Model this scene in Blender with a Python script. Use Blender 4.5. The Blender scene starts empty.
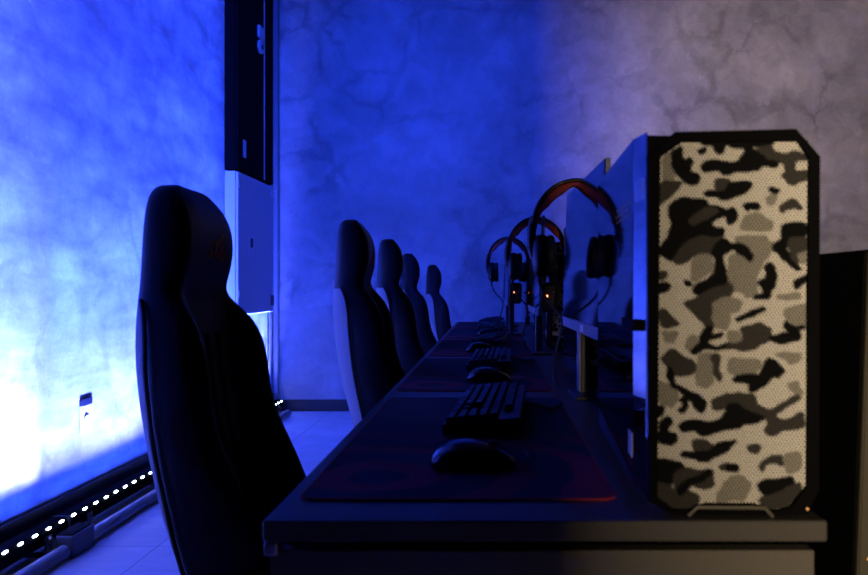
import bpy, bmesh, math, random
import numpy as np
from mathutils import Vector, Matrix
random.seed(7)
S = bpy.context.scene
COL = S.collection
PI = math.pi
F, VX, VY, H = 740.0, 492.0, 286.0, 1.02

# ------------------------------------------------------------------ materials
def new_mat(name):
    m = bpy.data.materials.new(name); m.use_nodes = True
    return m, m.node_tree.nodes, m.node_tree.links, m.node_tree.nodes['Principled BSDF']

def mat(name, col, rough=.5, metal=0., spec=.5, bump=0., scale=200., emit=None, estr=0., var=0.):
    m, n, l, b = new_mat(name)
    b.inputs['Base Color'].default_value = (*col, 1)
    b.inputs['Roughness'].default_value = rough
    b.inputs['Metallic'].default_value = metal
    b.inputs['Specular IOR Level'].default_value = spec
    if emit:
        b.inputs['Emission Color'].default_value = (*emit, 1); b.inputs['Emission Strength'].default_value = estr
    if bump or var:
        tc = n.new('ShaderNodeTexCoord')
        t = n.new('ShaderNodeTexNoise'); t.inputs['Scale'].default_value = scale; t.inputs['Detail'].default_value = 4
        l.new(tc.outputs['Object'], t.inputs['Vector'])
        if bump:
            bp = n.new('ShaderNodeBump'); bp.inputs['Strength'].default_value = bump; bp.inputs['Distance'].default_value = .002
            l.new(t.outputs['Fac'], bp.inputs['Height']); l.new(bp.outputs['Normal'], b.inputs['Normal'])
        if var:
            cr = n.new('ShaderNodeMapRange'); cr.inputs['To Min'].default_value = 1 - var; cr.inputs['To Max'].default_value = 1 + var
            l.new(t.outputs['Fac'], cr.inputs['Value'])
            vm = n.new('ShaderNodeVectorMath'); vm.operation = 'SCALE'; vm.inputs[0].default_value = col
            l.new(cr.outputs['Result'], vm.inputs['Scale']); l.new(vm.outputs['Vector'], b.inputs['Base Color'])
    return m

def ramp(n, stops):
    r = n.new('ShaderNodeValToRGB'); e = r.color_ramp.elements
    while len(e) < len(stops): e.new(.5)
    for k, (p, c) in enumerate(stops):
        e[k].position = p; e[k].color = (*c, 1) if len(c) == 3 else c
    return r

def noise(n, l, vec, scale, detail=5, rough=.6, dist=0.):
    t = n.new('ShaderNodeTexNoise'); t.inputs['Scale'].default_value = scale; t.inputs['Detail'].default_value = detail
    t.inputs['Roughness'].default_value = rough; t.inputs['Distortion'].default_value = dist
    l.new(vec, t.inputs['Vector']); return t

def mul(n, l, a, b_, op='MULTIPLY'):
    m = n.new('ShaderNodeMath'); m.operation = op
    for k, v in enumerate((a, b_)):
        if isinstance(v, (int, float)): m.inputs[k].default_value = v
        else: l.new(v, m.inputs[k])
    return m.outputs[0]

def mapr(n, l, v, a, b_, c, d):
    m = n.new('ShaderNodeMapRange'); m.inputs['From Min'].default_value = a; m.inputs['From Max'].default_value = b_
    m.inputs['To Min'].default_value = c; m.inputs['To Max'].default_value = d
    l.new(v, m.inputs['Value']); return m.outputs['Result']

def plaster(name, base, vein=.3, streak=.0, seed=0., cell=2.3, con=1., bump=.3):
    """mottled raw plaster: broad blotches, darker broken vein lines, fine grain, trowel streaks"""
    m, n, l, b = new_mat(name)
    tc = n.new('ShaderNodeTexCoord')
    mp = n.new('ShaderNodeMapping'); mp.inputs['Location'].default_value = (seed, seed * 1.7, seed * .6)
    l.new(tc.outputs['Object'], mp.inputs['Vector']); v = mp.outputs['Vector']
    big = noise(n, l, v, 1.1, 4, .55); mid = noise(n, l, v, 4.5, 6, .65, .4); fine = noise(n, l, v, 55, 4, .7)
    # darker broken smears between irregular trowelled patches
    wob = noise(n, l, v, 2.6, 6, .65)
    off = n.new('ShaderNodeVectorMath'); off.operation = 'SCALE'; off.inputs['Scale'].default_value = .36
    l.new(wob.outputs['Color'], off.inputs[0])
    add = n.new('ShaderNodeVectorMath'); l.new(v, add.inputs[0]); l.new(off.outputs['Vector'], add.inputs[1])
    vo = n.new('ShaderNodeTexVoronoi'); vo.feature = 'DISTANCE_TO_EDGE'; vo.inputs['Scale'].default_value = cell
    l.new(add.outputs['Vector'], vo.inputs['Vector'])
    vc = n.new('ShaderNodeTexVoronoi'); vc.inputs['Scale'].default_value = cell * 1.6; l.new(add.outputs['Vector'], vc.inputs['Vector'])
    bw = n.new('ShaderNodeSeparateColor'); l.new(vc.outputs['Color'], bw.inputs[0])
    width = mapr(n, l, noise(n, l, v, 5, 3, .6).outputs['Fac'], .3, .7, .02, .16)
    line = n.new('ShaderNodeMapRange'); line.interpolation_type = 'SMOOTHSTEP'
    line.inputs['From Min'].default_value = .0; l.new(width, line.inputs['From Max']); line.inputs['To Min'].default_value = 1; line.inputs['To Max'].default_value = 0
    l.new(vo.outputs['Distance'], line.inputs['Value'])
    gate = mapr(n, l, noise(n, l, v, 1.7, 3, .5).outputs['Fac'], .40, .56, 0., 1.)
    veins = mul(n, l, mul(n, l, line.outputs['Result'], gate), vein)
    tone = mapr(n, l, big.outputs['Fac'], .3, .7, 1 - .2 * con, 1 + .12 * con)
    tone2 = mapr(n, l, mid.outputs['Fac'], .25, .75, 1 - .22 * con, 1 + .18 * con)
    tone3 = mapr(n, l, fine.outputs['Fac'], .2, .8, .90, 1.10)
    t = mul(n, l, mul(n, l, tone, tone2), tone3)
    t = mul(n, l, t, mapr(n, l, bw.outputs['Red'], 0., 1., 1 - vein * .30, 1 + vein * .25))
    t = mul(n, l, t, mul(n, l, 1., veins, 'SUBTRACT'))
    if streak:
        mp2 = n.new('ShaderNodeMapping'); mp2.inputs['Rotation'].default_value = (-.9, 0, 0); mp2.inputs['Scale'].default_value = (1, 1.0, 3.4)
        l.new(v, mp2.inputs['Vector'])
        st = noise(n, l, mp2.outputs['Vector'], 1.5, 7, .62, .35)
        t = mul(n, l, t, mapr(n, l, st.outputs['Fac'], .3, .72, 1 - streak, 1 + streak * .7))
    vm = n.new('ShaderNodeVectorMath'); vm.operation = 'SCALE'; vm.inputs[0].default_value = base
    l.new(t, vm.inputs['Scale']); l.new(vm.outputs['Vector'], b.inputs['Base Color'])
    b.inputs['Roughness'].default_value = .75
    bp = n.new('ShaderNodeBump'); bp.inputs['Strength'].default_value = bump; bp.inputs['Distance'].default_value = .012
    hh = mul(n, l, mul(n, l, mid.outputs['Fac'], mul(n, l, fine.outputs['Fac'], .25), 'ADD'), veins, 'SUBTRACT')
    l.new(hh, bp.inputs['Height']); l.new(bp.outputs['Normal'], b.inputs['Normal'])
    return m

def floor_mat():
    m, n, l, b = new_mat('floor_slabs')
    tc = n.new('ShaderNodeTexCoord'); v = tc.outputs['Object']
    sx = n.new('ShaderNodeSeparateXYZ'); l.new(v, sx.inputs[0])
    def joint(axis, period, shift):
        a = mul(n, l, mul(n, l, axis, shift, 'ADD'), period, 'DIVIDE')
        fr = n.new('ShaderNodeMath'); fr.operation = 'FRACT'; l.new(a, fr.inputs[0])
        d = mul(n, l, fr.outputs[0], .5, 'SUBTRACT')
        ab = n.new('ShaderNodeMath'); ab.operation = 'ABSOLUTE'; l.new(d, ab.inputs[0])
        return mapr(n, l, ab.outputs[0], 0., .004 / period, 1., 0.)
    j = mul(n, l, joint(sx.outputs['X'], 1.2, 1.31 + .6), joint(sx.outputs['Y'], 1.2, .1), 'MAXIMUM')
    a = noise(n, l, v, 2.2, 6, .65, .6)
    mp2 = n.new('ShaderNodeMapping'); mp2.inputs['Scale'].default_value = (1, 6, 1); mp2.inputs['Rotation'].default_value = (0, 0, .5); l.new(v, mp2.inputs['Vector'])
    st = noise(n, l, mp2.outputs['Vector'], 4, 5, .7, 1.0)
    t = mul(n, l, mapr(n, l, a.outputs['Fac'], .3, .7, .8, 1.12), mapr(n, l, st.outputs['Fac'], .3, .7, .9, 1.08))
    t = mul(n, l, t, mul(n, l, 1., mul(n, l, j, .65), 'SUBTRACT'))
    vm = n.new('ShaderNodeVectorMath'); vm.operation = 'SCALE'; vm.inputs[0].default_value = (.78, .78, .78)
    l.new(t, vm.inputs['Scale']); l.new(vm.outputs['Vector'], b.inputs['Base Color'])
    l.new(mapr(n, l, a.outputs['Fac'], .3, .7, .42, .6), b.inputs['Roughness'])
    return m

def camo_mat():
    m, n, l, b = new_mat('camouflage_mesh_print')
    at = n.new('ShaderNodeAttribute'); at.attribute_name = 'camo'
    tc = n.new('ShaderNodeTexCoord'); sx = n.new('ShaderNodeSeparateXYZ'); l.new(tc.outputs['Object'], sx.inputs[0])
    def lat(ox, oz, px=.0040, pz=.0062):
        out = []
        for ax, o, p in (('X', ox, px), ('Z', oz, pz)):
            a = mul(n, l, mul(n, l, sx.outputs[ax], p, 'DIVIDE'), o + 100, 'ADD')
            fr = n.new('ShaderNodeMath'); fr.operation = 'FRACT'; l.new(a, fr.inputs[0])
            d = mul(n, l, mul(n, l, fr.outputs[0], .5, 'SUBTRACT'), p)
            out.append(mul(n, l, d, d))
        s = mul(n, l, out[0], out[1], 'ADD')
        q = n.new('ShaderNodeMath'); q.operation = 'SQRT'; l.new(s, q.inputs[0]); return q.outputs[0]
    d = mul(n, l, lat(0, 0), lat(.5, .5), 'MINIMUM')
    hole = mapr(n, l, d, .0010, .0016, .06, 1.12)
    vm = n.new('ShaderNodeVectorMath'); vm.operation = 'SCALE'; l.new(at.outputs['Color'], vm.inputs[0]); l.new(hole, vm.inputs['Scale'])
    l.new(vm.outputs['Vector'], b.inputs['Base Color'])
    b.inputs['Roughness'].default_value = .85; b.inputs['Specular IOR Level'].default_value = .04
    return m

def pad_mat():
    m, n, l, b = new_mat('mousepad_print')
    tc = n.new('ShaderNodeTexCoord'); v = tc.outputs['Object']
    mp = n.new('ShaderNodeMapping'); mp.inputs['Location'].default_value = (.12, .33, 0); l.new(v, mp.inputs['Vector'])
    w = n.new('ShaderNodeTexWave'); w.wave_type = 'RINGS'; w.rings_direction = 'Z'
    w.inputs['Scale'].default_value = 2.6; w.inputs['Distortion'].default_value = 5.; w.inputs['Detail'].default_value = 2.; w.inputs['Detail Scale'].default_value = 1.1
    l.new(mp.outputs['Vector'], w.inputs['Vector'])
    sx = n.new('ShaderNodeSeparateXYZ'); l.new(v, sx.inputs[0])
    near = mapr(n, l, sx.outputs['Y'], .02, -.22, 0., 1.)     # the red swoosh is printed on one half of the mat
    f = mul(n, l, mapr(n, l, w.outputs['Fac'], .52, .68, 0., 1.), near)
    mx = n.new('ShaderNodeMix'); mx.data_type = 'RGBA'
    mx.inputs['A'].default_value = (.014, .015, .022, 1); mx.inputs['B'].default_value = (.20, .018, .03, 1)
    l.new(f, mx.inputs['Factor']); l.new(mx.outputs['Result'], b.inputs['Base Color'])
    b.inputs['Roughness'].default_value = .85; b.inputs['Specular IOR Level'].default_value = .25
    return m

M = dict(
    wall_l=plaster('plaster_left', (.55, .55, .55), .20, .45, 3.1, 2.0, 1.6, .09),
    wall_b=plaster('plaster_back', (.49, .48, .475), .31, .0, 8.4, 2.0, 1.45),
    wall_d=mat('dark_wall', (.02, .02, .02), .8, bump=.2, scale=30),
    ceil=mat('dark_ceiling', (.03, .03, .03), .9),
    floor=floor_mat(),
    base=mat('black_baseboard', (.018, .018, .02), .55),
    leather=mat('black_leather', (.003, .003, .0045), .5, spec=.14, bump=.25, scale=260),
    shell=mat('grey_shell_fabric', (.20, .20, .21), .6, bump=.3, scale=150),
    leather2=mat('black_leather_piping', (.012, .012, .014), .42, spec=.3),
    thread=mat('rust_red_thread', (.9, .28, .14), .7),
    plastic=mat('black_plastic', (.004, .004, .005), .42, spec=.22, bump=.08, scale=500),
    matte=mat('matte_black', (.0025, .0025, .0025), .8, spec=.03),
    rubber=mat('rubber', (.02, .02, .02), .8),
    glass=mat('dark_tempered_glass', (.004, .004, .005), .04, spec=.5),
    screen=mat('dark_screen', (.004, .004, .005), .05, spec=.5),
    bezel=mat('monitor_shell', (.13, .125, .12), .45),
    chin=mat('monitor_chin', (.22, .22, .23), .35),
    steel=mat('brushed_steel', (.5, .5, .52), .32, .9),
    cab=mat('grey_powder_coat', (.72, .73, .74), .5, bump=.1, scale=300),
    cabd=mat('black_powder_coat', (.004, .004, .005), .9, spec=.04, bump=.1, scale=300),
    white=mat('white_plastic', (.8, .8, .8), .45),
    dark=mat('dark_plastic', (.012, .012, .015), .45),
    desk=mat('dark_laminate', (.058, .053, .041), .42, spec=.3, bump=.12, scale=600, var=.12),
    panel=mat('dark_panel', (.098, .088, .064), .36, spec=.4, bump=.12, scale=500, var=.1),
    part=mat('lit_olive_board', (.05, .046, .03), .8, spec=.12, bump=.15, scale=300),
    red=mat('red_stitching', (.4, .02, .02), .8),
    redfoam=mat('red_brown_padding', (.42, .05, .035), .8),
    keys=mat('keycaps', (.010, .010, .012), .42, spec=.22),
    pipe=mat('grey_conduit', (.16, .16, .17), .45),
    led=mat('led_lens', (.9, .9, 1.), .3, emit=(.62, .74, 1.), estr=14.),
    redled=mat('red_power_led', (.8, .1, .05), .4, emit=(1., .22, .08), estr=5.),
    orglint=mat('amber_glint', (.8, .4, .1), .4, emit=(1., .45, .18), estr=.25),
    gloss=mat('glossy_black_plastic', (.006, .006, .007), .24, spec=.5),
    bluelit=mat('blue_lit_patch', (.10, .24, .62), .4),
    palemark=mat('pale_mark', (.55, .57, .6), .4),
    camo=camo_mat(), pad=pad_mat(),
)

# ------------------------------------------------------------------ mesh helpers
def box(bm, x0, x1, y0, y1, z0, z1, bev=0., seg=2, T=None):
    r = bmesh.ops.create_cube(bm, size=1.)
    vs = r['verts']
    for v in vs:
        v.co = Vector((x0 + (v.co.x + .5) * (x1 - x0), y0 + (v.co.y + .5) * (y1 - y0), z0 + (v.co.z + .5) * (z1 - z0)))
    if bev:
        es = list({e for v in vs for e in v.link_edges})
        rr = bmesh.ops.bevel(bm, geom=es, offset=bev, segments=seg, profile=.5, affect='EDGES', clamp_overlap=True)
        vs = list({v for f in rr['faces'] for v in f.verts} | {v for v in vs if v.is_valid})
    if T is not None: bmesh.ops.transform(bm, matrix=T, verts=[v for v in vs if v.is_valid])

def loft(bm, rings, closed=True, cap=True):
    vr = [[bm.verts.new(p) for p in r] for r in rings]
    n = len(rings[0])
    for a, b in zip(vr, vr[1:]):
        for i in range(n if closed else n - 1):
            j = (i + 1) % n
            bm.faces.new((a[i], a[j], b[j], b[i]))
    if cap and closed:
        bm.faces.new(list(reversed(vr[0]))); bm.faces.new(vr[-1])

def circ(c, u, v, ru, rv, n):
    return [c + u * (ru * math.cos(2 * PI * k / n)) + v * (rv * math.sin(2 * PI * k / n)) for k in range(n)]

def tube(bm, pts, r, n=10, flat=None):
    """round (or flattened) tube along a polyline"""
    pts = [Vector(p) for p in pts]
    rings = []
    prev = None
    for i, p in enumerate(pts):
        d = (pts[min(i + 1, len(pts) - 1)] - pts[max(i - 1, 0)]).normalized()
        ref = prev if prev is not None else (Vector((0, 0, 1)) if abs(d.z) < .9 else Vector((0, 1, 0)))
        u = d.cross(ref).normalized() if prev is None else (prev - d * prev.dot(d)).normalized()
        prev = u
        w = d.cross(u)
        rr = r[i] if isinstance(r, (list, tuple)) else r
        rings.append(circ(p, u, w, rr, rr, n))
    loft(bm, rings)

def spline(pts, k=8):
    P = [Vector(p) for p in pts]; P = [2 * P[0] - P[1]] + P + [2 * P[-1] - P[-2]]
    out = []
    for i in range(1, len(P) - 2):
        for t in range(k):
            s = t / k
            a, b, c, d = P[i - 1], P[i], P[i + 1], P[i + 2]
            out.append(.5 * ((2 * b) + (c - a) * s + (2 * a - 5 * b + 4 * c - d) * s * s + (3 * b - a - 3 * c + d) * s ** 3))
    out.append(P[-2]); return out

def cyl(bm, c, axis, r, h, n=20, r2=None, bev=0.):
    axis = Vector(axis).normalized(); c = Vector(c)
    u = axis.orthogonal().normalized(); w = axis.cross(u); r2 = r if r2 is None else r2
    if bev:
        rs = [(0, r - bev), (bev, r), (h - bev, r2), (h, r2 - bev)]
    else:
        rs = [(0, r), (h, r2)]
    loft(bm, [circ(c + axis * t, u, w, q, q, n) for t, q in rs])

def prism(bm, poly, y0, y1):
    """polygon in x,z extruded along y"""
    a = [bm.verts.new((x, y0, z)) for x, z in poly]; b = [bm.verts.new((x, y1, z)) for x, z in poly]
    n = len(poly)
    bm.faces.new(a); bm.faces.new(list(reversed(b)))
    for i in range(n):
        j = (i + 1) % n; bm.faces.new((a[j], a[i], b[i], b[j]))

def build(name, fn, m, parent=None, smooth=False, sub=0):
    bm = bmesh.new(); fn(bm)
    bmesh.ops.recalc_face_normals(bm, faces=bm.faces[:])
    me = bpy.data.meshes.new(name); bm.to_mesh(me); bm.free()
    me.materials.append(m)
    for p in me.polygons: p.use_smooth = smooth
    o = bpy.data.objects.new(name, me); COL.objects.link(o)
    if parent is not None: o.parent = parent
    if sub:
        md = o.modifiers.new('smooth', 'SUBSURF'); md.levels = sub; md.render_levels = sub
    if smooth and not sub:
        try: me.set_sharp_from_angle(angle=math.radians(38))
        except Exception: pass
    return o

def B(*a, **k): return lambda bm: box(bm, *a, **k)

def thing(name, label, cat, loc=(0, 0, 0), rz=0., group=None):
    o = bpy.data.objects.new(name, None); COL.objects.link(o)
    o.empty_display_size = .05
    o.location = loc; o.rotation_euler = (0, 0, rz)
    tag(o, label, cat, group); return o

def tag(o, label, cat, group=None):
    o['label'] = label; o['category'] = cat
    if group: o['group'] = group
    return o

def struct(name, fn, m, smooth=False):
    o = build(name, fn, m, None, smooth); o['kind'] = 'structure'; return o

KIDS = {}
def dup(root, loc, rz, label, scale=1.):
    def cp(o, par):
        c = o.copy(); COL.objects.link(c)
        if par is not None: c.parent = par
        for k in o.children:
            if k.type != 'LIGHT' or True: cp(k, c)
        return c
    r = cp(root, None); r.location = loc; r.rotation_euler = (0, 0, rz); r.scale = (scale,) * 3; r['label'] = label
    return r

# ------------------------------------------------------------------ the room
WL, WB, WR, WF, CE = -1.79, 6.04, 4.4, -1.6, 3.75
struct('floor', B(WL - .2, WR + .2, -5.2, WB + .2, -.1, 0.), M['floor'])
struct('ceiling', B(WL - .2, WR + .2, -5.2, WB + .2, CE, CE + .1), M['ceil'])
struct('wall_left', B(WL - .2, WL, WF - .2, WB + .2, 0., CE), M['wall_l'])
struct('wall_back', B(WL, WR, WB, WB + .2, 0., CE), M['wall_b'])
struct('wall_right', B(WR, WR + .2, WF - .2, WB + .2, 0., CE), M['wall_d'])
JX = -.062
def rear(bm):     # unseen wall behind the camera; doorway added to shape the warm light
    box(bm, WL, JX, WF - .15, WF, 0, CE); box(bm, JX + 1.15, WR, WF - .15, WF, 0, CE); box(bm, JX, JX + 1.15, WF - .15, WF, 2.3, CE)
struct('wall_rear', rear, M['wall_d'])
def corr(bm):
    box(bm, -1.4, -1.3, -5.2, WF - .15, 0, CE); box(bm, 2.2, 2.3, -5.2, WF - .15, 0, CE); box(bm, -1.4, 2.3, -5.2, -5.1, 0, CE)
struct('wall_added_corridor', corr, M['wall_d'])  # unseen corridor added around the warm lamp
struct('baseboard_left', B(WL, WL + .014, WF, WB, 0, .15, bev=.003), M['base'])
struct('baseboard_back', B(WL + .014, WR, WB - .014, WB, 0, .095, bev=.003), M['base'])

# vertical conduit in the far corner, and the floor conduit along the left wall
def conduit(bm):
    cyl(bm, (-1.752, WB - .036, .1), (0, 0, 1), .024, CE - .1, 16)
tag(build('corner_conduit', conduit, M['pipe'], None, True), 'grey vertical conduit pipe running up the far room corner', 'pipe')
tag(build('floor_conduit', lambda bm: cyl(bm, (-1.60, .6, .0265), (0, 1, 0), .026, 5.2, 16), M['pipe'], None, True),
    'round cable conduit lying on the floor in front of the light bars', 'pipe')
tag(build('wall_cable', lambda bm: tube(bm, spline([(-1.775, 5.86, 1.0), (-1.775, 5.87, .6), (-1.772, 5.84, .3), (-1.77, 5.82, .165)]), .005, 8), M['matte'], None, True),
    'thin black cable dropping below the grey electrical cabinet', 'cable')

# ------------------------------------------------------------------ LED wall washers
BAR = 1.008
def make_bar():
    r = thing('led_light_bar', '', 'light', group='wall washer light bars along the left wall')
    # origin: floor below the middle of the bar
    build('housing', lambda bm: prismY(bm, [(-.030, .045), (.034, .045), (.034, .088), (.022, .104), (-.030, .104)], -BAR / 2 + .002, BAR / 2 - .002), M['matte'], r)
    build('end_cap', B(-.033, .037, -BAR / 2, -BAR / 2 + .006, .042, .107), M['dark'], r)
    build('end_cap', B(-.033, .037, BAR / 2 - .006, BAR / 2, .042, .107), M['dark'], r)
    for y in (-.36, .36):
        def br(bm, y=y):
            box(bm, -.038, .040, y - .02, y + .02, 0, .006); box(bm, .036, .041, y - .02, y + .02, 0, .075); box(bm, -.038, -.033, y - .02, y + .02, 0, .075)
        build('bracket', br, M['dark'], r)
    def knob(bm): cyl(bm, (.041, .36, .06), (1, 0, 0), .012, .012, 12)
    build('knob', knob, M['dark'], r, True)
    for k in range(12):
        y = -BAR / 2 + (k + .5) * .084
        def ld(bm, y=y):
            u = Vector((0, 1, 0)); w = Vector((-.012, 0, .016)).normalized(); c = Vector((.0285, y, .0972)); nrm = u.cross(w)
            if nrm.x < 0: nrm = -nrm
            loft(bm, [circ(c + nrm * t, u, w, .0145 * s, .005 * s, 14) for t, s in ((-.002, 1), (.003, 1), (.006, .6))])
        build('led', ld, M['led'], r, True)
    return r
def prismY(bm, poly, y0, y1): prism(bm, poly, y0, y1)
BARS = []
bar = make_bar()
LB = ['light bar nearest the camera along the left wall, outside the frame', 'light bar with a junction box at its far end, left wall foreground',
      'light bar passing behind the tall nearest gaming chair', 'light bar mostly hidden behind the nearest gaming chair', 'light bar ending at the far corner below the grey cabinet']
for k in range(5):
    y = 2.94 - 1.5 * BAR + k * BAR * 1.0
    loc = (-1.715, y, 0)
    if k == 0:
        b_ = bar; b_.location = loc; b_['label'] = LB[0]
    else:
        b_ = dup(bar, loc, 0, LB[k])
    BARS.append(b_)
    g = (1., 1.3, 1.15, 1.2, .9)[k]; h = (.4, 1.6, .5, .25, .4)[k]
    for nm, colr, en, tilt, sp in (('wash', (.008, .05, 1.), 5., 10., 110), ('beam', (.05, .09, 1.), 50. * g, 5., 30),
                                   ('foot', (.15, .17, 1.), 24. * h, 9., 40), ('throw', (.006, .045, 1.), 42., 2., 12)):
        L = bpy.data.lights.new('led_%s' % nm, 'AREA'); L.shape = 'RECTANGLE'; L.size = .02; L.size_y = .97
        L.color = colr; L.energy = en; L.spread = math.radians(sp)
        lo = bpy.data.objects.new('led_%s_lamp' % nm, L); COL.objects.link(lo)
        lo.location = (-1.715, y, .112); lo.rotation_euler = (0, math.radians(180 - tilt), 0)
# junction box standing between two bars on the floor conduit
r = thing('junction_box', 'black cable junction box in front of the light bars at lower left', 'box', (-1.60, 2.84, .0))
build('box_body', B(-.032, .036, -.075, .075, .0, .085, bev=.005), M['dark'], r)
build('box_lid', B(-.028, .030, -.070, .070, .084, .092, bev=.003), M['matte'], r)
build('cable_gland', lambda bm: cyl(bm, (0, -.075, .035), (0, -1, 0), .016, .022, 12), M['pipe'], r, True)

# ------------------------------------------------------------------ left wall: socket, cabinets
r = thing('wall_socket', 'white wall socket with dark rocker above it, low on the left wall', 'socket', (WL, 3.26, .45))
build('face_plate', B(0, .004, -.05, .05, -.075, .045, bev=.0015), M['white'], r)
build('rocker', B(0, .004, -.05, .05, .048, .075, bev=.0015), M['dark'], r)
build('outlet', lambda bm: cyl(bm, (.003, 0, -.02), (1, 0, 0), .021, .004, 20), M['white'], r, True)

def cabinet(name, label, loc, w, h, d, m, door_m):
    r = thing(name, label, 'cabinet', loc)
    build('cabinet_body', B(0, d - .018, 0, w, 0, h, bev=.003), m, r)
    dr = build('cabinet_door', B(d - .016, d, .004, w - .004, .004, h - .004, bev=.004), door_m, r)
    return r, dr
r, dr = cabinet('mounted_electrical_cabinet', 'grey steel electrical cabinet on the left wall below the black one', (WL + .004, 4.94, .82), .80, .97, .09, M['cab'], M['cab'])
build('lock_plate', B(.088, .096, .22, .33, .42, .55, bev=.004), M['white'], dr)
build('lock_recess', B(.094, .098, .24, .29, .47, .535), M['dark'], dr)
for z in (.12, .86):
    build('hinge', lambda bm, z=z: cyl(bm, (.095, .012, z), (0, 0, 1), .008, .05, 10), M['steel'], dr, True)
build('corner_clip', B(.088, .10, .73, .79, .88, .93), M['white'], dr)
build('corner_clip', B(.088, .10, .73, .79, .05, .13), M['dark'], dr)
r, dr = cabinet('mounted_electrical_cabinet', 'tall black electrical cabinet mounted high in the far left corner', (WL + .004, 4.94, 1.80), .80, 1.45, .09, M['cabd'], M['cabd'])
build('door_seam_strip', B(.089, .094, .56, .575, .01, 1.44), M['cab'], dr)
build('label_plate', B(.089, .092, .10, .16, .10, .22), M['white'], dr)
def latch(bm):
    box(bm, .089, .112, .40, .52, 1.02, 1.11, bev=.01); cyl(bm, (.089, .46, .965), (1, 0, 0), .05, .02, 16)
build('latch', latch, M['white'], dr)
build('latch_hole', lambda bm: cyl(bm, (.108, .47, .965), (1, 0, 0), .02, .003, 12), M['matte'], dr)

# ------------------------------------------------------------------ bench
DX0, DX1, DY0, DY1 = -.2645, .386, .85, 5.56
r = thing('gaming_bench', 'long black bench desk carrying keyboards, monitors and computers', 'desk', (0, DY0, 0))
L_ = DY1 - DY0
build('worktop', B(DX0, DX1, 0, L_, .7255, .75, bev=.003), M['desk'], r)
for y, xa in ((.012, DX0 + .006), (L_ - .034, .15), (1.08, DX0 + .006), (3.03, DX0 + .006)):
    build('side_panel', B(xa, DX1 - .010, y, y + .022, 0, .712, bev=.002), M['panel'], r)
build('top_rail', B(DX0 + .02, DX1 - .02, .05, L_ - .05, .700, .7255), M['matte'], r)
build('back_rail', B(DX1 - .05, DX1 - .03, .036, L_ - .036, .35, .70), M['panel'], r)
build('edge_bracket', B(DX0 - .001, DX0 + .016, .008, .03, .706, .722, bev=.003), M['steel'], r)

# ------------------------------------------------------------------ chairs
LV = [  # z, rear x, centre front x, wing front x, half width, rear roundness
    (.430, .015, .10, .17, .170, .05), (.47, .000, .10, .20, .185, .06), (.53, -.025, .085, .19, .197, .07), (.60, -.048, .065, .165, .203, .08), (.67, -.066, .045, .135, .206, .085),
    (.74, -.080, .030, .100, .206, .085), (.80, -.092, .020, .085, .205, .09), (.87, -.100, .010, .080, .205, .092), (.925, -.103, .005, .066, .196, .09),
    (.965, -.102, .000, .042, .176, .075), (.995, -.099, -.004, .010, .150, .05), (1.02, -.096, .002, .006, .136, .04), (1.06, -.094, .018, .022, .134, .04),
    (1.12, -.092, .024, .026, .132, .04), (1.165, -.089, .014, .014, .124, .038), (1.197, -.082, -.010, -.010, .106, .03), (1.213, -.068, -.030, -.030, .074, .02)]
def ring(z, xr, xf, xw, hw, q):
    m_ = max(xr + q + .012, min(xr + q + .03, xw - .03))
    half = [(xr, 0), (xr + q * .08, .42 * hw), (xr + q * .34, .72 * hw), (xr + q * .72, .92 * hw), (m_, 1.0 * hw),
            (max(xw - .022, m_ + .008), 1.0 * hw), (max(xw - .003, m_ + .012), .94 * hw), (max(xw - .004, m_ + .012), .82 * hw), (xf + .012 if xw > xf + .02 else xf, .66 * hw), (xf, .5 * hw), (xf, .25 * hw), (xf, 0)]
    full = half + [(x, -y) for x, y in reversed(half[1:-1])]
    return [Vector((x, y, z)) for x, y in full], half
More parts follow.
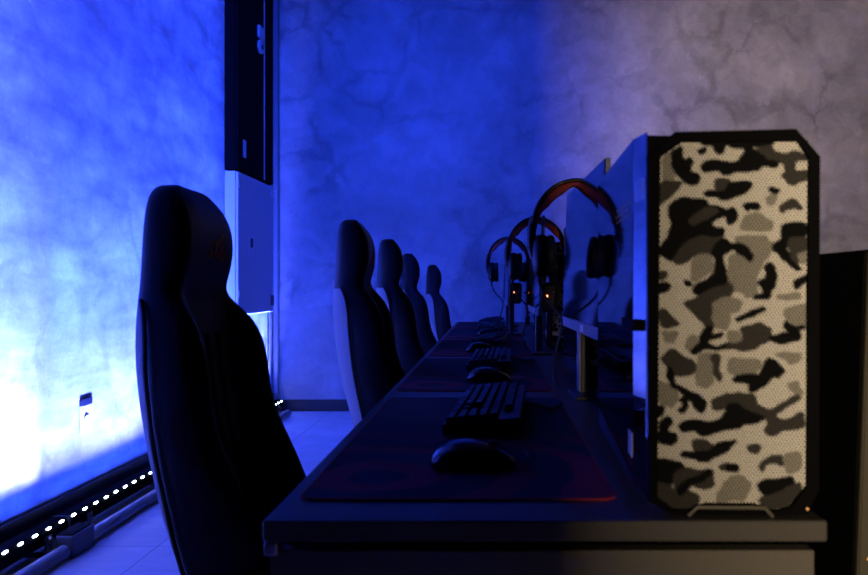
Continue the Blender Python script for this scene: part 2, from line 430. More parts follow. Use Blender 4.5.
def make_chair():
    r = thing('gaming_chair', '', 'chair', group='black gaming chairs along the bench')
    rings = [ring(*a)[0] for a in LV]
    back = build('backrest', lambda bm: loft(bm, rings), M['leather'], r, True, 2)
    back.data.materials.append(M['shell'])
    for f in back.data.polygons[:22 * 10]:
        if f.index % 22 in (0, 1, 2, 19, 20, 21): f.material_index = 1
    # seams: piping along the edge of the side bolster on both sides
    for s in (1, -1):
        def pipe_fn(bm, s=s):
            pts = []
            for a in LV[1:11]:
                h = ring(*a)[1]
                x, y = h[3]; pts.append((x + .002, s * (y + .0015), a[0]))
            tube(bm, spline(pts, 5), .0042, 8)
        build('piping', pipe_fn, M['leather2'], r, True)
    for k in range(-3, 4):   # stitched channels of the centre panel
        def rib(bm, k=k):
            pts = [(a[2] + .001, k * .030, a[0]) for a in LV[1:9]]
            tube(bm, spline(pts, 4), .006, 6)
        if k % 2 == 0: build('centre_channel', rib, M['leather'], back, True)
    def logo(bm):   # embroidered mark on the headrest: a bar, a hook and two slashes
        def st(pts, w):
            tube(bm, [(.0205 - abs(y) * .03, y + .012, z) for y, z in pts], w, 6)
        st([(.045, 1.125), (.040, 1.098), (.046, 1.072)], .0035)
        st([(.036, 1.122), (.022, 1.110), (.020, 1.085), (.034, 1.072)], .0035)
        st([(.010, 1.108), (-.012, 1.076)], .0035); st([(-.012, 1.108), (.010, 1.076)], .0035)
        st([(-.022, 1.104), (-.040, 1.104), (-.024, 1.078), (-.042, 1.078)], .003)
    build('headrest_emblem', logo, M['thread'], back, True)
    # seat with raised side bolsters
    def seat(bm):
        rs = []
        for x, w, zt, zb in ((.0, .17, .475, .40), (.04, .215, .50, .385), (.15, .235, .505, .38), (.30, .24, .505, .38), (.42, .235, .50, .385), (.48, .215, .485, .395), (.505, .17, .465, .41)):
            up = zt + .035
            rs.append([Vector((x, y, z)) for y, z in ((-w, (zt + zb) / 2), (-w * .97, zt + .01), (-w * .88, up), (-w * .74, up - .005), (-w * .6, zt), (0, zt - .004), (w * .6, zt), (w * .74, up - .005), (w * .88, up), (w * .97, zt + .01), (w, (zt + zb) / 2), (w * .9, zb), (0, zb - .006), (-w * .9, zb))])
        loft(bm, rs)
    build('seat', seat, M['leather'], r, True, 2)
    build('mechanism', B(.14, .38, -.09, .09, .335, .385, bev=.008), M['plastic'], r)
    for s in (1, -1):
        def arm(bm, s=s):
            box(bm, -.03, .06, s * .212 - .012, s * .212 + .012, .40, .50, bev=.006)
        build('recline_bracket', arm, M['plastic'], r)
    build('gas_lift', lambda bm: (cyl(bm, (.24, 0, .10), (0, 0, 1), .028, .14, 18), cyl(bm, (.24, 0, .24), (0, 0, 1), .016, .10, 16)), M['plastic'], r, True)
    for k in range(5):
        a = 2 * PI * k / 5 + .3
        d = Vector((math.cos(a), math.sin(a), 0)); c = Vector((.24, 0, 0))
        def leg(bm, d=d, c=c):
            tube(bm, [c + d * .02 + Vector((0, 0, .115)), c + d * .15 + Vector((0, 0, .105)), c + d * .30 + Vector((0, 0, .078))], [.026, .022, .016], 10)
        build('base_leg', leg, M['plastic'], r, True)
        def cas(bm, d=d, c=c):
            p = c + d * .30; t = d.cross(Vector((0, 0, 1)))
            cyl(bm, p + t * .008 + Vector((0, 0, .0305)), t, .030, .016, 16, bev=.003); cyl(bm, p - t * .008 + Vector((0, 0, .0305)), -t, .030, .016, 16, bev=.003)
            cyl(bm, p + Vector((0, 0, .03)), (0, 0, 1), .007, .05, 10)
        build('caster', cas, M['rubber'], r, True)
    return r
chair = make_chair()
CH = [  # px of rear-top left, Y, yaw deg, scale, label
    (-.565, 1.45, 2., 1.0, 'large nearest black gaming chair with a rust red headrest emblem, left of the bench corner'),
    (-.412, 2.42, 4., 1.018, 'second black gaming chair from the camera, tallest of the four beyond the nearest one'),
    (-.430, 3.39, 7., 1.018, 'third black gaming chair, overlapping the chair just beyond it'),
    (-.450, 4.38, 5., 1.0, 'fourth black gaming chair, half hidden behind the third one'),
    (-.385, 5.33, 5., .968, 'small farthest gaming chair standing alone near the back wall')]
for k, (x, y, a, s, lab) in enumerate(CH):
    if k == 0:
        chair.location = (x, y, 0); chair.rotation_euler = (0, 0, math.radians(a)); chair['label'] = lab; chair.scale = (s,) * 3
    else: dup(chair, (x, y, 0), math.radians(a), lab, s)

# ------------------------------------------------------------------ computer towers
TILES = dict(A=(650, 130, 5.75), B=(730, 130, 5.75), C=(650, 230, 5.75), D=(730, 230, 5.75), E=(650, 330, 5.75), F=(730, 330, 5.75), G=(650, 420, 5.75), H=(730, 420, 4.6))
CAMO = '''
A T 80,140 140,130 160,180 145,230 155,290 150,305 75,305
A G 65,305 200,298 150,360 75,430 65,430
A K 130,130 190,90 195,170 215,185 240,165 255,185 235,215 240,245 285,255 300,285 285,310 240,320 205,300 190,280 160,260 145,220
A K 300,215 320,190 380,180 470,190 470,260 420,255 400,235 320,240
A K 280,120 330,100 330,135 300,145
A K 370,70 440,70 430,130 400,140 380,120
A K 300,60 470,60 470,90 300,84
A K 320,370 345,350 470,360 470,400 430,405 380,385 340,385
A G 375,290 410,285 470,295 470,340 390,345
A K 115,450 140,420 200,395 280,400 330,415 350,440 420,455 470,470 470,500 400,510 360,540 380,580 130,580 135,540 120,490
A G 230,530 300,470 340,450 410,470 350,500 290,530 250,548
B K 0,60 250,60 250,90 150,100 95,115 60,105 0,95
B K -8,200 50,190 95,115 150,115 200,140 230,170 290,190 280,215 200,210 170,235 100,245 40,240 -8,260
B G 150,110 240,95 260,130 330,150 370,130 450,150 450,180 400,180 370,190 375,230 400,250 450,240 450,290 400,300 380,320 340,310 305,265 330,240 325,210 300,185 240,170
B K -8,315 60,300 130,310 130,340 80,370 30,390 -8,400
B K 225,345 250,335 295,350 265,375
B T 205,400 250,370 280,390 265,440 225,440
B K 85,430 170,430 180,460 130,455 110,470 85,460
B G 290,450 330,420 370,405 410,440 415,470 380,450 340,455 310,480 290,470
B K -8,460 30,450 50,490 40,540 -8,550
B T 80,500 160,470 260,540 250,590 60,590
C K 130,-8 430,-8 430,40 380,50 300,40 240,60 180,120 150,160 130,190 100,160 60,150 60,110 110,60
C G 150,170 180,120 240,70 300,45 380,55 430,45 400,80 370,110 360,140 280,140 230,180 190,200 150,195
C K 430,60 470,80 470,130 430,150 425,200 450,260 470,300 420,330 370,340 300,390 255,360 270,325 320,300 370,260 390,230 385,180 365,140 375,100
C T 240,180 280,145 350,140 370,180 385,230 330,270 280,305 240,300 245,250
C K 205,300 240,305 250,325 215,320
C G 60,245 110,250 100,290 60,295
C K 60,310 110,310 130,335 100,360 60,370
C G 205,430 260,410 300,385 380,340 470,330 470,390 400,400 365,430 360,480 375,580 330,560 290,520 240,470
C T 365,430 400,400 470,385 470,580 375,580 365,500
C G 75,455 120,490 140,520 180,550 80,575 60,500
D T 30,50 120,30 220,40 260,90 250,140 200,200 160,300 170,380 100,400 60,360 -8,370 -8,150 60,130
D K -8,85 60,85 110,110 140,160 120,185 80,150 40,120 -8,120
D K 300,-30 450,-30 450,40 380,50 330,60 330,120 360,170 400,210 420,235 390,240 340,200 290,150 250,110 260,90 310,60
D G 340,60 450,50 450,130 400,130 385,180 400,210 360,170
D T 390,140 450,120 450,200 410,200 390,180
D K 205,220 235,190 265,220 270,290 260,340 240,350 240,400 180,405 135,400 150,385 200,375 205,350 165,315 175,295 220,280
D K 370,300 450,265 450,300 410,330 385,345 370,330
D T 270,380 330,370 400,360 420,400 330,420 270,400
D K 40,525 120,480 190,455 215,465 170,490 90,520 50,535
D T -8,400 60,400 90,430 60,480 -8,490
D G -8,300 25,330 20,360 -8,370
D G 130,565 180,545 215,560 225,580 130,580
D T 310,460 380,440 450,430 450,580 350,560 320,520
D K 315,530 340,550 380,565 430,560 430,580 320,580
E T 70,10 180,20 150,90 90,80
E T 220,60 260,30 290,60 280,120 230,140 210,110
E K 330,-8 370,-8 360,40 400,30 430,20 420,50 350,65 340,90 400,110 440,85 470,85 470,110 400,125 330,110 270,145 240,140 270,110 300,80 300,45
E G 70,170 110,130 150,120 190,160 250,185 275,220 260,265 190,275 150,265 130,240 100,210
E K 105,230 130,230 140,265 150,320 200,350 290,390 325,420 330,460 310,485 275,475 260,450 250,420 220,410 225,450 210,490 175,485 170,460 195,465 200,440 175,415 190,400 215,395 200,375 150,350 120,320
E T 280,150 360,130 370,250 380,310 340,350 270,330 265,270 280,220
E G 365,150 400,150 410,190 400,240 420,280 405,305 385,280 375,220
E T 50,290 120,330 180,370 170,430 140,470 50,430
E G 365,420 400,400 470,375 470,450 400,475 365,460
E K 50,450 90,450 80,500 50,510
E K 70,530 120,515 135,545 100,580 60,580
E K 170,560 220,540 300,535 360,545 420,520 440,480 470,470 470,580 170,580
F T -8,10 60,15 85,60 50,100 -8,70
F G 70,-8 240,-8 240,60 220,80 180,90 150,120 90,130 30,110 -8,120 -8,90 40,95 80,80 85,40
F K 240,40 280,40 310,20 340,30 400,-8 410,60 360,70 300,85 240,75
F T -8,170 100,170 180,180 190,230 140,270 60,270 -8,260
F T 250,150 330,130 410,140 420,180 350,210 300,170
F K 205,190 230,170 270,185 310,230 320,250 290,285 250,280 220,325 180,335 150,360 120,360 120,320 90,305 40,310 25,295 45,275 110,270 170,270 200,240
F T 330,320 400,300 430,380 380,385 350,360
F G -8,390 60,375 130,380 150,400 170,450 240,470 290,440 350,400 400,385 410,400 350,440 310,470 270,490 270,520 300,540 360,520 400,490 430,490 430,580 240,580 230,540 220,510 190,530 150,540 90,550 -8,580
F K -8,440 60,440 100,480 180,500 190,530 100,550 60,580 -8,580
G K 170,50 200,25 270,15 350,30 400,15 470,0 470,60 400,75 330,100 290,95 270,70 190,75
G K 90,20 120,0 130,40 105,70 120,90 160,90 165,140 130,160 60,145 50,100
G G 255,130 290,125 370,150 350,200 270,190 250,160
G K 185,210 210,195 280,200 350,200 380,150 430,140 470,140 470,180 400,215 360,235 350,255 310,250 260,235 200,225
G K 30,250 100,240 150,255 210,275 170,300 140,340 130,390 60,370 30,380
G G 140,340 180,300 210,290 290,310 350,295 375,340 370,400 320,415 260,385 220,395 210,420 290,450 290,480 260,535 145,535 135,450 160,400
G G 30,380 130,390 140,450 145,530 30,470
G K 230,360 300,335 350,295 370,320 300,370 240,385 220,420 180,450 165,420 190,380
G G 410,280 440,260 470,270 470,305 420,300
G T 400,420 470,330 470,490 380,490
H G 165,55 185,30 190,-8 240,5 270,20 310,-8 350,20 320,45 270,40 235,60 210,80 170,70
H K -8,-8 165,-8 140,20 70,30 40,50 -8,50
H G 80,130 150,125 130,160 90,150
H G 135,230 150,200 190,175 240,170 255,195 245,215 210,205 170,215 155,245
H K -8,215 45,220 40,245 -8,240
H K 135,300 160,285 220,280 295,270 300,310 250,330 200,360 140,340
H G 150,360 200,360 250,330 330,290 330,350 270,415 180,420 140,390
H T 250,160 330,150 340,230 280,260 250,230
H T -8,270 60,260 110,300 80,385 -8,385
H K -8,115 40,105 10,135
'''
TONE = dict(C=(.58, .56, .46), T=(.24, .23, .18), G=(.045, .042, .035), K=(.006, .006, .006))
PXM = 850.6
def px2l(px, py): return (px - 733.5) / PXM, (517. - py) / PXM
INNER = [(661, 158), (683, 143), (797, 143), (808, 160), (806, 487), (790, 508), (778, 511), (763, 511), (757, 505), (706, 505), (700, 511), (674, 511), (658, 499)]
OUTER = [(648, 156), (677, 132), (797, 130), (820, 157), (819, 492), (807, 516), (778, 517), (764, 517), (757, 517), (706, 517), (700, 517), (674, 517), (650, 505)]

def inside(poly, X, Y):
    poly = np.array(poly, float); res = np.zeros(X.shape, bool); n = len(poly); j = n - 1
    for i in range(n):
        xi, yi = poly[i]; xj, yj = poly[j]
        if yi != yj:
            res ^= ((yi > Y) != (yj > Y)) & (X < (xj - xi) * (Y - yi) / (yj - yi) + xi)
        j = i
    return res
def camo_mesh():
    st = 1.4
    xs = np.arange(654, 812, st); ys = np.arange(140, 515, st)
    GX, GY = np.meshgrid(xs, ys)
    acc = np.zeros(GX.shape + (3,)); ss = [(-.55, -.55), (.55, -.55), (-.55, .55), (.55, .55), (0, 0)]
    polys = []
    for ln in CAMO.strip().splitlines():
        p = ln.split(); ox, oy, s = TILES[p[0]]
        pts = [tuple(float(q) for q in c.split(',')) for c in p[2:]]
        pts = [Vector((ox + a / s, oy + b / s, 0)) for a, b in pts]
        n = len(pts)           # round the traced outline
        for _ in range(1):
            q = []
            for i in range(len(pts)):
                a, b = pts[i], pts[(i + 1) % len(pts)]
                q += [a * .84 + b * .16, a * .16 + b * .84]
            pts = q
        polys.append((p[1], [(v.x, v.y) for v in pts]))
    wob = lambda x, y: (.7 * np.sin(x * .55 + y * .31) + .5 * np.sin(x * .23 - y * .47), .7 * np.sin(y * .52 + x * .21))
    for dx, dy in ss:
        X, Y = GX + dx, GY + dy
        wx, wy = wob(X, Y); X = X + wx * .8; Y = Y + wy * .8
        c = np.empty(GX.shape + (3,)); c[:] = TONE['C']
        for t, pl in polys:
            mk = inside(pl, X, Y)
            if t in 'KG':
                m2 = mk.copy()
                m2[1:] |= mk[:-1]; m2[:-1] |= mk[1:]; m2[:, 1:] |= mk[:, :-1]; m2[:, :-1] |= mk[:, 1:]; mk = m2
            c[mk] = TONE[t]
        acc += c
    acc /= len(ss)
    me = bpy.data.meshes.new('front_mesh')
    nx, ny = len(xs), len(ys)
    V = [(*((px2l(a, b)[0]), .004), px2l(a, b)[1]) for b in ys for a in xs]
    CX, CY = np.meshgrid(xs[:-1] + st / 2, ys[:-1] + st / 2)
    keep = inside(INNER, CX, CY)
    Fs = [(j * nx + i, (j + 1) * nx + i, (j + 1) * nx + i + 1, j * nx + i + 1) for j in range(ny - 1) for i in range(nx - 1) if keep[j, i]]
    used = sorted({i for f in Fs for i in f}); re = {o: k for k, o in enumerate(used)}
    me.from_pydata([V[i] for i in used], [], [tuple(re[i] for i in f) for f in Fs])
    at = me.color_attributes.new('camo', 'FLOAT_COLOR', 'POINT')
    flat = acc.reshape(-1, 3)[used]
    at.data.foreach_set('color', np.concatenate([flat, np.ones((len(used), 1))], 1).ravel().astype(np.float32))
    me.materials.append(M['camo']); me.update()
    return me

def make_pc(full=True):
    r = thing('computer_tower', '', 'computer', group='camouflage fronted computer towers on the bench')
    hw, D, Ht = .1005, .45, .4515
    build('case_body', lambda bm: prism(bm, [(-hw - .001, .016), (hw - .004, .016), (hw - .004, Ht - .034), (hw - .030, Ht - .001), (-hw - .001, Ht + .003)], .032, D), M['matte'], r)
    def bez(bm):
        o = [px2l(*p) for p in OUTER]; i = [px2l(*p) for p in INNER]; n = len(o)
        of = [bm.verts.new((x * .985, -.002, .226 + (z - .226) * .99)) for x, z in o]; om = [bm.verts.new((x, .004, z)) for x, z in o]; ob = [bm.verts.new((x, .034, z)) for x, z in o]
        fi = [bm.verts.new((x, -.002, z)) for x, z in i]; ib = [bm.verts.new((x, .008, z)) for x, z in i]
        for k in range(n):
            j = (k + 1) % n
            for a, b in ((fi, of), (of, om), (om, ob), (ib, fi)):
                bm.faces.new((a[k], a[j], b[j], b[k]))
        bm.faces.new(list(reversed(ib))); bm.faces.new(ob)
    bz = build('front_bezel', bez, M['matte'], r)
    fm = bpy.data.objects.new('front_mesh', camo_mesh()); COL.objects.link(fm); fm.parent = r
    fm['label'] = 'black, grey and cream camouflage mesh front'
    def tri(bm):
        pts = [px2l(*p) for p in ((688, 524), (697, 515.5), (763, 515.5), (771, 524))]
        tube(bm, [(x, -.006, z + .0095) for x, z in pts], .0022, 8)
    build('bottom_trim', tri, M['steel'] if False else M['panel'], r, True)
    GX = -hw - .009
    gl = build('side_window', B(GX, -hw - .001, .050, D - .004, .022, Ht + .002, bev=.0015), M['glass'], r)
    def edge(bm):
        loft(bm, [[Vector((x, y, z)) for x, y in ((-hw + .001, .004), (-hw - .0005, .006), (GX + .0005, .049), (GX + .003, .0515), (-hw + .004, .0515))] for z in (.022, Ht + .001)])
    build('edge_strip', edge, M['glass'], r)
    build('right_side_panel', B(hw - .002, hw, .035, D - .002, .018, Ht - .004), M['plastic'], r)
    build('latch', B(GX - .006, -hw, .010, .11, .216, .229, bev=.002), M['matte'], gl)
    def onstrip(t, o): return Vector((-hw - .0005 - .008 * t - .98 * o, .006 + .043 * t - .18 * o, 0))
    def patch(bm):
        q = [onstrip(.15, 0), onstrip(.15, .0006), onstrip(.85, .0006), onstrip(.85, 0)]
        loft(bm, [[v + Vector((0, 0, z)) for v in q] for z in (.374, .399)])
    build('bright_patch', patch, M['bluelit'], r)  # bright patch on the edge strip, blue light put into its colour
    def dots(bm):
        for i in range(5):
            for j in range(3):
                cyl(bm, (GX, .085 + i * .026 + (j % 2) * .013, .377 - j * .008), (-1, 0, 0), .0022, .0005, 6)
    build('dot_rows', dots, M['chin'], gl)  # rows of small grey dots on the side window
    build('bright_patch', B(GX - .0006, GX, .053, .085, .055, .085), M['palemark'], gl)  # pale square low on the side window
    for x in (-.075, .075):
        for y in (.05, .40):
            build('foot', lambda bm, x=x, y=y: cyl(bm, (x, y, 0), (0, 0, 1), .016, .017, 14, .014), M['rubber'], r, True)
    build('glow_dot', lambda bm: cyl(bm, ((806 - 733.5) / PXM, -.002, .0055 + .004), (0, -1, 0), .0016, .001, 8), M['orglint'], bz)  # screw glint, put in as a faint amber glow
    return r
pc = make_pc()
PCS = [(.2835, .87, -1.9, 'large camouflage fronted computer tower at the near end of the bench'),
       (.338, 1.91, 0., 'second computer tower, its camouflage glimpsed below the nearest monitor'),
       (.338, 3.06, 0., 'third computer tower, dark behind the second monitor'),
       (.338, 4.02, 0., 'fourth computer tower, hidden behind the third monitor'),
       (.338, 5.06, 0., 'farthest computer tower at the back wall end of the bench')]
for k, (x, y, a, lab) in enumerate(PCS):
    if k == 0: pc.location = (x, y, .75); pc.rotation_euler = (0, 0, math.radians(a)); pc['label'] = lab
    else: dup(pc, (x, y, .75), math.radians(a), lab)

# ------------------------------------------------------------------ monitors: local frame: screen faces -x, y along the screen, origin on the desk below the centre
MW, MH, ZB = .575, .348, .166
def make_monitor():
    r = thing('monitor', '', 'monitor', group='dark monitors on the bench')
    T = Matrix.Translation((0, 0, ZB)) @ Matrix.Rotation(math.radians(2.0), 4, 'Y')
    def tb(*a, **k): return lambda bm: box(bm, *a, T=T, **k)
    sh = build('monitor_shell', tb(-.006, .003, -MW / 2, MW / 2, 0, MH, bev=.0015), M['bezel'], r)
    build('screen', tb(-.0085, -.0055, -MW / 2 + .002, MW / 2 - .002, .024, MH - .002, bev=.0006), M['screen'], r)
    ch = build('chin', tb(-.0105, -.005, -MW / 2, MW / 2, 0, .0235, bev=.001), M['chin'], r)
    build('badge', tb(-.0112, -.0102, -.10, -.06, .004, .019), M['white'], ch)
    hs = build('rear_housing', tb(.003, .062, -MW / 2 + .04, -MW / 2 + .31, .012, .118, bev=.014, seg=3), M['plastic'], r)
    build('glow_dot', tb(.020, .0255, -MW / 2 + .0385, -MW / 2 + .0415, .066, .0735), M['redled'], hs)
    build('port', tb(.042, .047, -MW / 2 + .0385, -MW / 2 + .0405, .080, .085), M['palemark'], hs)
    build('port', tb(.042, .047, -MW / 2 + .0385, -MW / 2 + .0405, .068, .073), M['palemark'], hs)
    build('stand_column', B(.016, .040, .113, .157, .008, ZB + .05, bev=.004), M['dark'], r)
    build('column_edge', B(.0125, .016, .113, .157, .012, ZB + .02), M['chin'], r)
    build('stand_base', B(-.005, .10, .05, .20, 0, .010, bev=.004), M['dark'], r)
    return r
mon = make_monitor()
MON = [(.203, 1.69, -1.4, 'nearest dark monitor, mirroring the headset beside the big camouflage tower'),
       (.164, 2.84, -1.0, 'second dark monitor seen nearly edge on, behind the nearest headset'),
       (.082, 3.92, -.6, 'third dark monitor, a thin upright edge between two headsets'),
       (.078, 4.82, 0., 'farthest dark monitor, hidden behind the farthest headset')]
for k, (x, y, a, lab) in enumerate(MON):
    a = math.radians(-a)
    if k == 0: mon.location = (x, y, .75); mon.rotation_euler = (0, 0, a); mon['label'] = lab
    else: dup(mon, (x, y, .7545 if k > 1 else .75), a, lab)

# ------------------------------------------------------------------ headsets: origin at the underside of the band where it rests on the monitor
def make_headset():
    r = thing('headset', '', 'headset', group='headsets hung over the monitors')
    a, bq = .093, .100
    def arc(t, da=0., db=0.):
        return Vector(((a + da) * math.sin(t), 0, (bq + db) * (math.cos(t) - 1)))
    ts = [(-1.50 + 3.0 * k / 28) for k in range(29)]
    def flat(bm, off, th, w, pad=0.):
        rs = []
        for t in ts:
            c = arc(t); nrm = Vector((math.sin(t), 0, math.cos(t)))
            ww = w * (1 - .25 * (abs(t) / 1.5) ** 2); c = c + nrm * off
            y = Vector((0, 1, 0)); e = pad * max(0., min(1., (abs(t) - .10) / .3)) * max(0., min(1., (1.25 - abs(t)) / .3))
            rs.append([c + y * (ww * p) + nrm * (th * q - e * (1 - q)) for p, q in ((-.5, .15), (-.5, .75), (-.35, 1), (.35, 1), (.5, .75), (.5, .15), (.35, 0), (-.35, 0))])
        loft(bm, rs)
    hb = build('headband', lambda bm: flat(bm, .010, .009, .036), M['plastic'], r, True)
    build('band_cushion', lambda bm: flat(bm, .0, .011, .032, .011), M['redfoam'], hb, True)
    for s in (-1, 1):
        def yoke(bm, s=s):
            tube(bm, spline([(s * .103, 0, -.075), (s * .110, 0, -.11), (s * .110, 0, -.15), (s * .104, 0, -.175)], 5), [.011] * 16, 10)
        yk = build('yoke', yoke, M['plastic'], r, True)
        def stripe(bm, s=s):
            for k in range(4): box(bm, s * .121 - .001, s * .121 + .001, -.004, .004, -.112 - k * .014, -.104 - k * .014)
        build('marking', stripe, M['bezel'], yk)
        def cup(bm, s=s):
            rs = []
            for x, q in ((.072, .80), (.076, .96), (.088, 1.0), (.098, .94), (.106, .72), (.109, .40)):
                c = Vector((s * x, 0, -.172))
                rs.append(circ(c, Vector((0, 1, 0)), Vector((0, 0, 1)), .043 * q, .054 * q, 24))
            loft(bm, rs)
        cp = build('ear_cup', cup, M['plastic'], r, True)
        def padf(bm, s=s):
            rs = []
            for x, q in ((.074, .92), (.064, 1.0), (.056, .95), (.054, .78), (.058, .55), (.066, .48)):
                c = Vector((s * x, 0, -.172)); rs.append(circ(c, Vector((0, 1, 0)), Vector((0, 0, 1)), .042 * q, .053 * q, 24))
            loft(bm, rs)
        build('ear_pad', padf, M['leather2'], cp, True)
    def cab(bm):
        tube(bm, spline([(-.090, 0, -.224), (-.088, .0, -.245), (-.075, .01, -.275), (-.05, .04, -.305), (-.032, .07, -.325), (-.03, .085, -.36), (-.05, .085, -.45), (-.045, .07, -.508)], 6), .0032, 8)
    build('cable', cab, M['rubber'], r, True)
    build('cable_strain', lambda bm: cyl(bm, (-.090, 0, -.215), (0, 0, -1), .006, .03, 10, .004), M['rubber'], r, True)
    return r
hs = make_headset()
HS = [(.2085, 1.83, 'nearest and largest headset, hung over the nearest monitor'),
      (.169, 2.83, 'middle headset, hung over the second monitor behind the largest one'),
      (.088, 3.98, 'farthest headset, smallest of the three, hung over the third monitor')]
for k, (x, y, lab) in enumerate(HS):
    z = .75 + ZB + MH + .002
    if k == 0: hs.location = (x, y, z); hs['label'] = lab
    else: dup(hs, (x, y, z), 0, lab)

# ------------------------------------------------------------------ mousepads, keyboards, mice
PL, PW = .84, .40
def rr(x0, x1, y0, y1, rad, n=6):
    out = []
    for cx, cy, a0 in ((x1 - rad, y1 - rad, 0), (x0 + rad, y1 - rad, PI / 2), (x0 + rad, y0 + rad, PI), (x1 - rad, y0 + rad, 1.5 * PI)):
        for k in range(n + 1):
            a = a0 + PI / 2 * k / n; out.append((cx + rad * math.cos(a), cy + rad * math.sin(a)))
    return out
def make_pad():
    r = thing('mousepad', '', 'mousepad', group='extended mousepads along the bench')
    o = rr(-PW / 2, PW / 2, -PL / 2, PL / 2, .018)
    build('pad_surface', lambda bm: loft(bm, [[Vector((x, y, z)) for x, y in o] for z in (0., .0035)]), M['pad'], r)
    build('stitched_edge', lambda bm: tube(bm, [(x, y, .0019) for x, y in o + o[:1]], .0018, 8), M['red'], r, True)
    return r
pad = make_pad()

def make_keyboard():
    # length along y, user edge at -x
    r = thing('keyboard', '', 'keyboard', group='mechanical keyboards along the bench')
    KL, KD = .436, .138
    sl = math.radians(6.)
    T = Matrix.Translation((-KD / 2, 0, .004)) @ Matrix.Rotation(-sl, 4, 'Y')
    build('keyboard_case', lambda bm: box(bm, 0, KD, -KL / 2, KL / 2, .0, .020, bev=.003, T=T), M['plastic'], r)
    def keys(bm):
        def key(x, y, w, d=.0155):
            rs = []
            for z, q in ((.0195, 1.), (.024, .98), (.031, .80), (.032, .74)):
                rs.append([T @ Vector((x + a * d * q / 2 + (.001 if q < .9 else 0), y + b * (w - .0035) * q ** .5 / 2, z)) for a, b in ((-1, -1), (-1, 1), (1, 1), (1, -1))])
            loft(bm, rs)
        u = .019
        rows = [[1.25, 1.25, 1.25, 6.25, 1.25, 1.25, 1.25, 1.25], [2.25] + [1] * 10 + [2.75], [1.75] + [1] * 11 + [2.25], [1.5] + [1] * 12 + [1.5], [1] * 13 + [2], [1, -1] + [1] * 4 + [-.5] + [1] * 4 + [-.5] + [1] * 4]
        for k, row in enumerate(rows):
            x = .016 + k * u + (.004 if k == 5 else 0)
            y = KL / 2 - .012                      # the left end of the keys lies on the far side
            for w in row:
                if w > 0: key(x, y - w * u / 2, w * u)
                y -= abs(w) * u
            y = KL / 2 - .012 - 15.25 * u
            cols = {0: (0, 1, 2), 1: (1,), 3: (0, 1, 2), 4: (0, 1, 2), 5: (0, 1, 2)}.get(k, ())
            for c in cols: key(x, y - (c + .5) * u, u)
            y -= 3.25 * u
            if k < 5:
                for c in range(4): key(x, y - (c + .5) * u, u)
    build('keycaps', keys, M['keys'], r)
    for s in (-1, 1):
        build('foot', B(KD / 2 - .03, KD / 2 - .015, s * .17 - .015, s * .17 + .015, 0, .017, bev=.002), M['rubber'], r)
    build('cable', lambda bm: tube(bm, spline([(.058, .05, .022), (.09, .055, .018), (.12, .08, .004), (.14, .13, .004), (.15, .17, .0035), (.14, .20, .0035)], 6), .0028, 8), M['rubber'], r, True)
    return r
kb = make_keyboard()

def make_mouse():
    # tail at -x (towards the user), buttons at +x
    r = thing('computer_mouse', '', 'mouse', group='computer mice on the mousepads')
    prof = [(-.062, .012, .008), (-.058, .020, .020), (-.046, .029, .033), (-.025, .0335, .0405), (0, .032, .041), (.025, .030, .035), (.046, .030, .025), (.058, .027, .016), (.062, .018, .010)]
    rs = []
    for x, w, h in prof:
        ring_ = []
        for k in range(16):
            a = 2 * PI * k / 16; c, s = math.cos(a), math.sin(a)
            ring_.append(Vector((x, w * math.copysign(abs(c) ** .75, c), h / 2 + .001 + h / 2 * math.copysign(abs(s) ** .8, s))))
        rs.append(ring_)
    sh = build('mouse_shell', lambda bm: loft(bm, rs), M['gloss'], r, True, 1)
    build('button_split', lambda bm: tube(bm, [(.004, 0, .0408), (.025, 0, .0355), (.046, 0, .0255), (.058, 0, .0165)], .0009, 6), M['matte'], sh)
    build('scroll_wheel', lambda bm: cyl(bm, (.028, -.004, .031), (0, 1, 0), .0085, .008, 16), M['rubber'], r, True)
    for k in range(2):
        build('side_button', B(-.012 + k * .018, .004 + k * .018, .029, .0335, .022, .028, bev=.001), M['matte'], r)
    build('cable', lambda bm: tube(bm, spline([(.058, 0, .008), (.078, .008, .004), (.088, .03, .0032), (.092, .06, .003), (.09, .09, .003)], 6), .002, 8), M['rubber'], r, True)
    return r
ms = make_mouse()
ST = [0., .96, 1.90, 2.83, 3.75]
ORD = ['nearest', 'second', 'third', 'fourth', 'farthest']
POS = ['at the near end of the bench', 'beyond the nearest keyboard', 'beside the third chair', 'beside the fourth chair', 'at the back wall end of the bench']
for k, dy in enumerate(ST):
    p = (-.043 - (.003 if k % 2 else 0), .93 + PL / 2 + dy, .75)
    jy = (0, .02, -.02, .01, -.03)[k]; ja = (0, 2., -1.5, 1., -2.)[k]
    q = (-.003, 1.505 + dy + jy, .7538); qa = math.radians(-3.9 + ja)
    mq = (-.028 + (0, .02, -.015, .01, 0)[k], 1.085 + dy + jy * .5, .7538); ma = math.radians((6., -4., 8., 3., 0)[k])
    lp = '%s red edged dark mousepad, %s' % (ORD[k], POS[k])
    lk = '%s black keyboard with rows of dark keycaps, %s' % (ORD[k], POS[k])
    lm = '%s black computer mouse on a mousepad, %s' % (ORD[k], POS[k])
    if k == 0:
        for o, l, a, t in ((pad, p, 0, lp), (kb, q, qa, lk), (ms, mq, ma, lm)):
            o.location = l; o.rotation_euler = (0, 0, a); o['label'] = t
    else:
        dup(pad, p, 0, lp); dup(kb, q, qa, lk); dup(ms, mq, ma, lm)

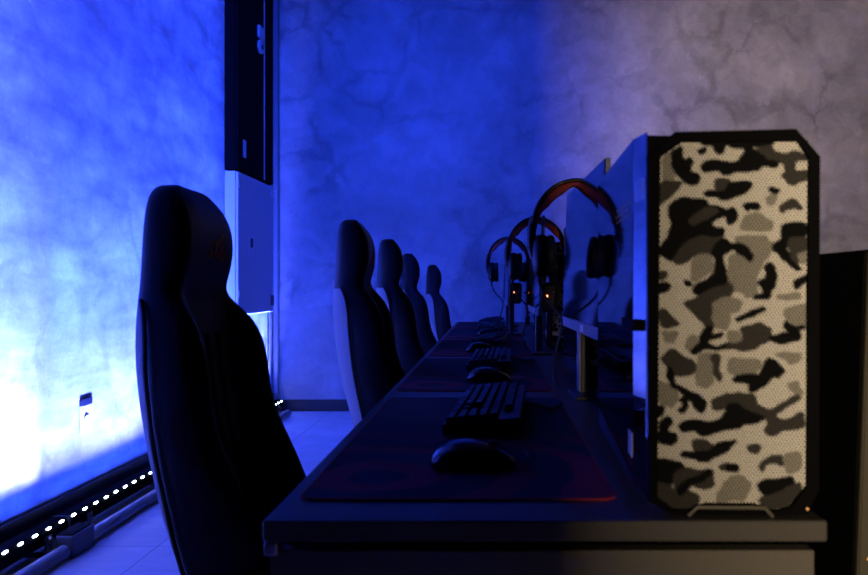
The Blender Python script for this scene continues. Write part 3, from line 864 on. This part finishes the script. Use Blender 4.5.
# ------------------------------------------------------------------ upright board at the right of the bench
def board(x0, x1, y0, y1, zt, zb=0., bev=.004):
    def fn(bm):
        sh = lambda z: (z - 1.0672) * .038
        P = [bm.verts.new((x + sh(z), y, z)) for z in (zb, zt) for x, y in ((x0, y0), (x1, y0), (x1, y1), (x0, y1))]
        for f in ((0, 1, 2, 3), (4, 5, 6, 7), (0, 1, 5, 4), (1, 2, 6, 5), (2, 3, 7, 6), (3, 0, 4, 7)): bm.faces.new([P[i] for i in f])
        bmesh.ops.bevel(bm, geom=bm.edges[:], offset=bev, segments=2, affect='EDGES')
    return fn
r = thing('storage_cabinet', 'dark cabinet with lit olive front leaning at the right picture edge behind the big tower', 'cabinet', (0, 0, 0))
build('cabinet_shell', board(.481, 1.05, .952, 1.75, 1.0672), M['matte'], r)  # unlit side: the shade is put into its black colour
build('front_panel', board(.4825, 1.048, .944, .954, 1.066, .01, .002), M['part'], r)  # same box in lighter olive, the warm light put into its colour
build('rivet', lambda bm: cyl(bm, (.480, .9445, .672), (0, -1, 0), .002, .002, 8), M['orglint'], r)  # orange glint on the rivet made by slight emission

# ------------------------------------------------------------------ lights
def area(name, loc, aim, size, en, col, spread=180, sy=None):
    L = bpy.data.lights.new(name, 'AREA'); L.energy = en; L.color = col; L.size = size; L.spread = math.radians(spread)
    if sy: L.shape = 'RECTANGLE'; L.size_y = sy
    o = bpy.data.objects.new(name, L); COL.objects.link(o); o.location = loc
    o.rotation_euler = (Vector(aim) - Vector(loc)).to_track_quat('-Z', 'Y').to_euler(); return o
area('warm_rear_lamp', (-.34, -3.6, 1.2), (.9, 6., 2.1), .36, 46., (1., .77, .55), 56, .5)  # warm light from behind the camera, set in the added corridor

L = bpy.data.lights.new('blue_back_wall_fill', 'SPOT'); L.energy = 470.; L.color = (.006, .05, 1.); L.spot_size = math.radians(84); L.spot_blend = 1.; L.shadow_soft_size = .12  # added blue fill for the back wall, no such fixture is seen
o = bpy.data.objects.new('blue_back_wall_fill', L); COL.objects.link(o); o.location = (-.75, 2.6, 3.6)
o.rotation_euler = (Vector((-.65, 6.04, 1.5)) - Vector(o.location)).to_track_quat('-Z', 'Y').to_euler()

w = bpy.data.worlds.new('night'); S.world = w; w.use_nodes = True
w.node_tree.nodes['Background'].inputs['Color'].default_value = (.01, .02, .08, 1)
w.node_tree.nodes['Background'].inputs['Strength'].default_value = .02

# ------------------------------------------------------------------ camera
c = bpy.data.cameras.new('camera'); cam = bpy.data.objects.new('camera', c); COL.objects.link(cam)
c.sensor_width = 36.; c.lens = F * 36. / 868.
c.shift_x = -(VX - 434.) / 868.; c.shift_y = (VY - 287.5) / 868.
c.clip_start = .02
cam.location = (0, 0, H); cam.rotation_euler = (PI / 2, 0, 0)
c.dof.use_dof = True; c.dof.focus_distance = 2.35; c.dof.aperture_fstop = 5.6
S.camera = cam
S.view_settings.view_transform = 'Standard'; S.view_settings.look = 'None'
S.view_settings.exposure = 0.; S.view_settings.gamma = 1.; S.view_settings.use_curve_mapping = False
try:
    S.cycles.use_denoising = True; S.cycles.denoising_prefilter = 'NONE'
    S.cycles.max_bounces = 8; S.cycles.diffuse_bounces = 6; S.cycles.sample_clamp_indirect = 6.
except Exception: pass
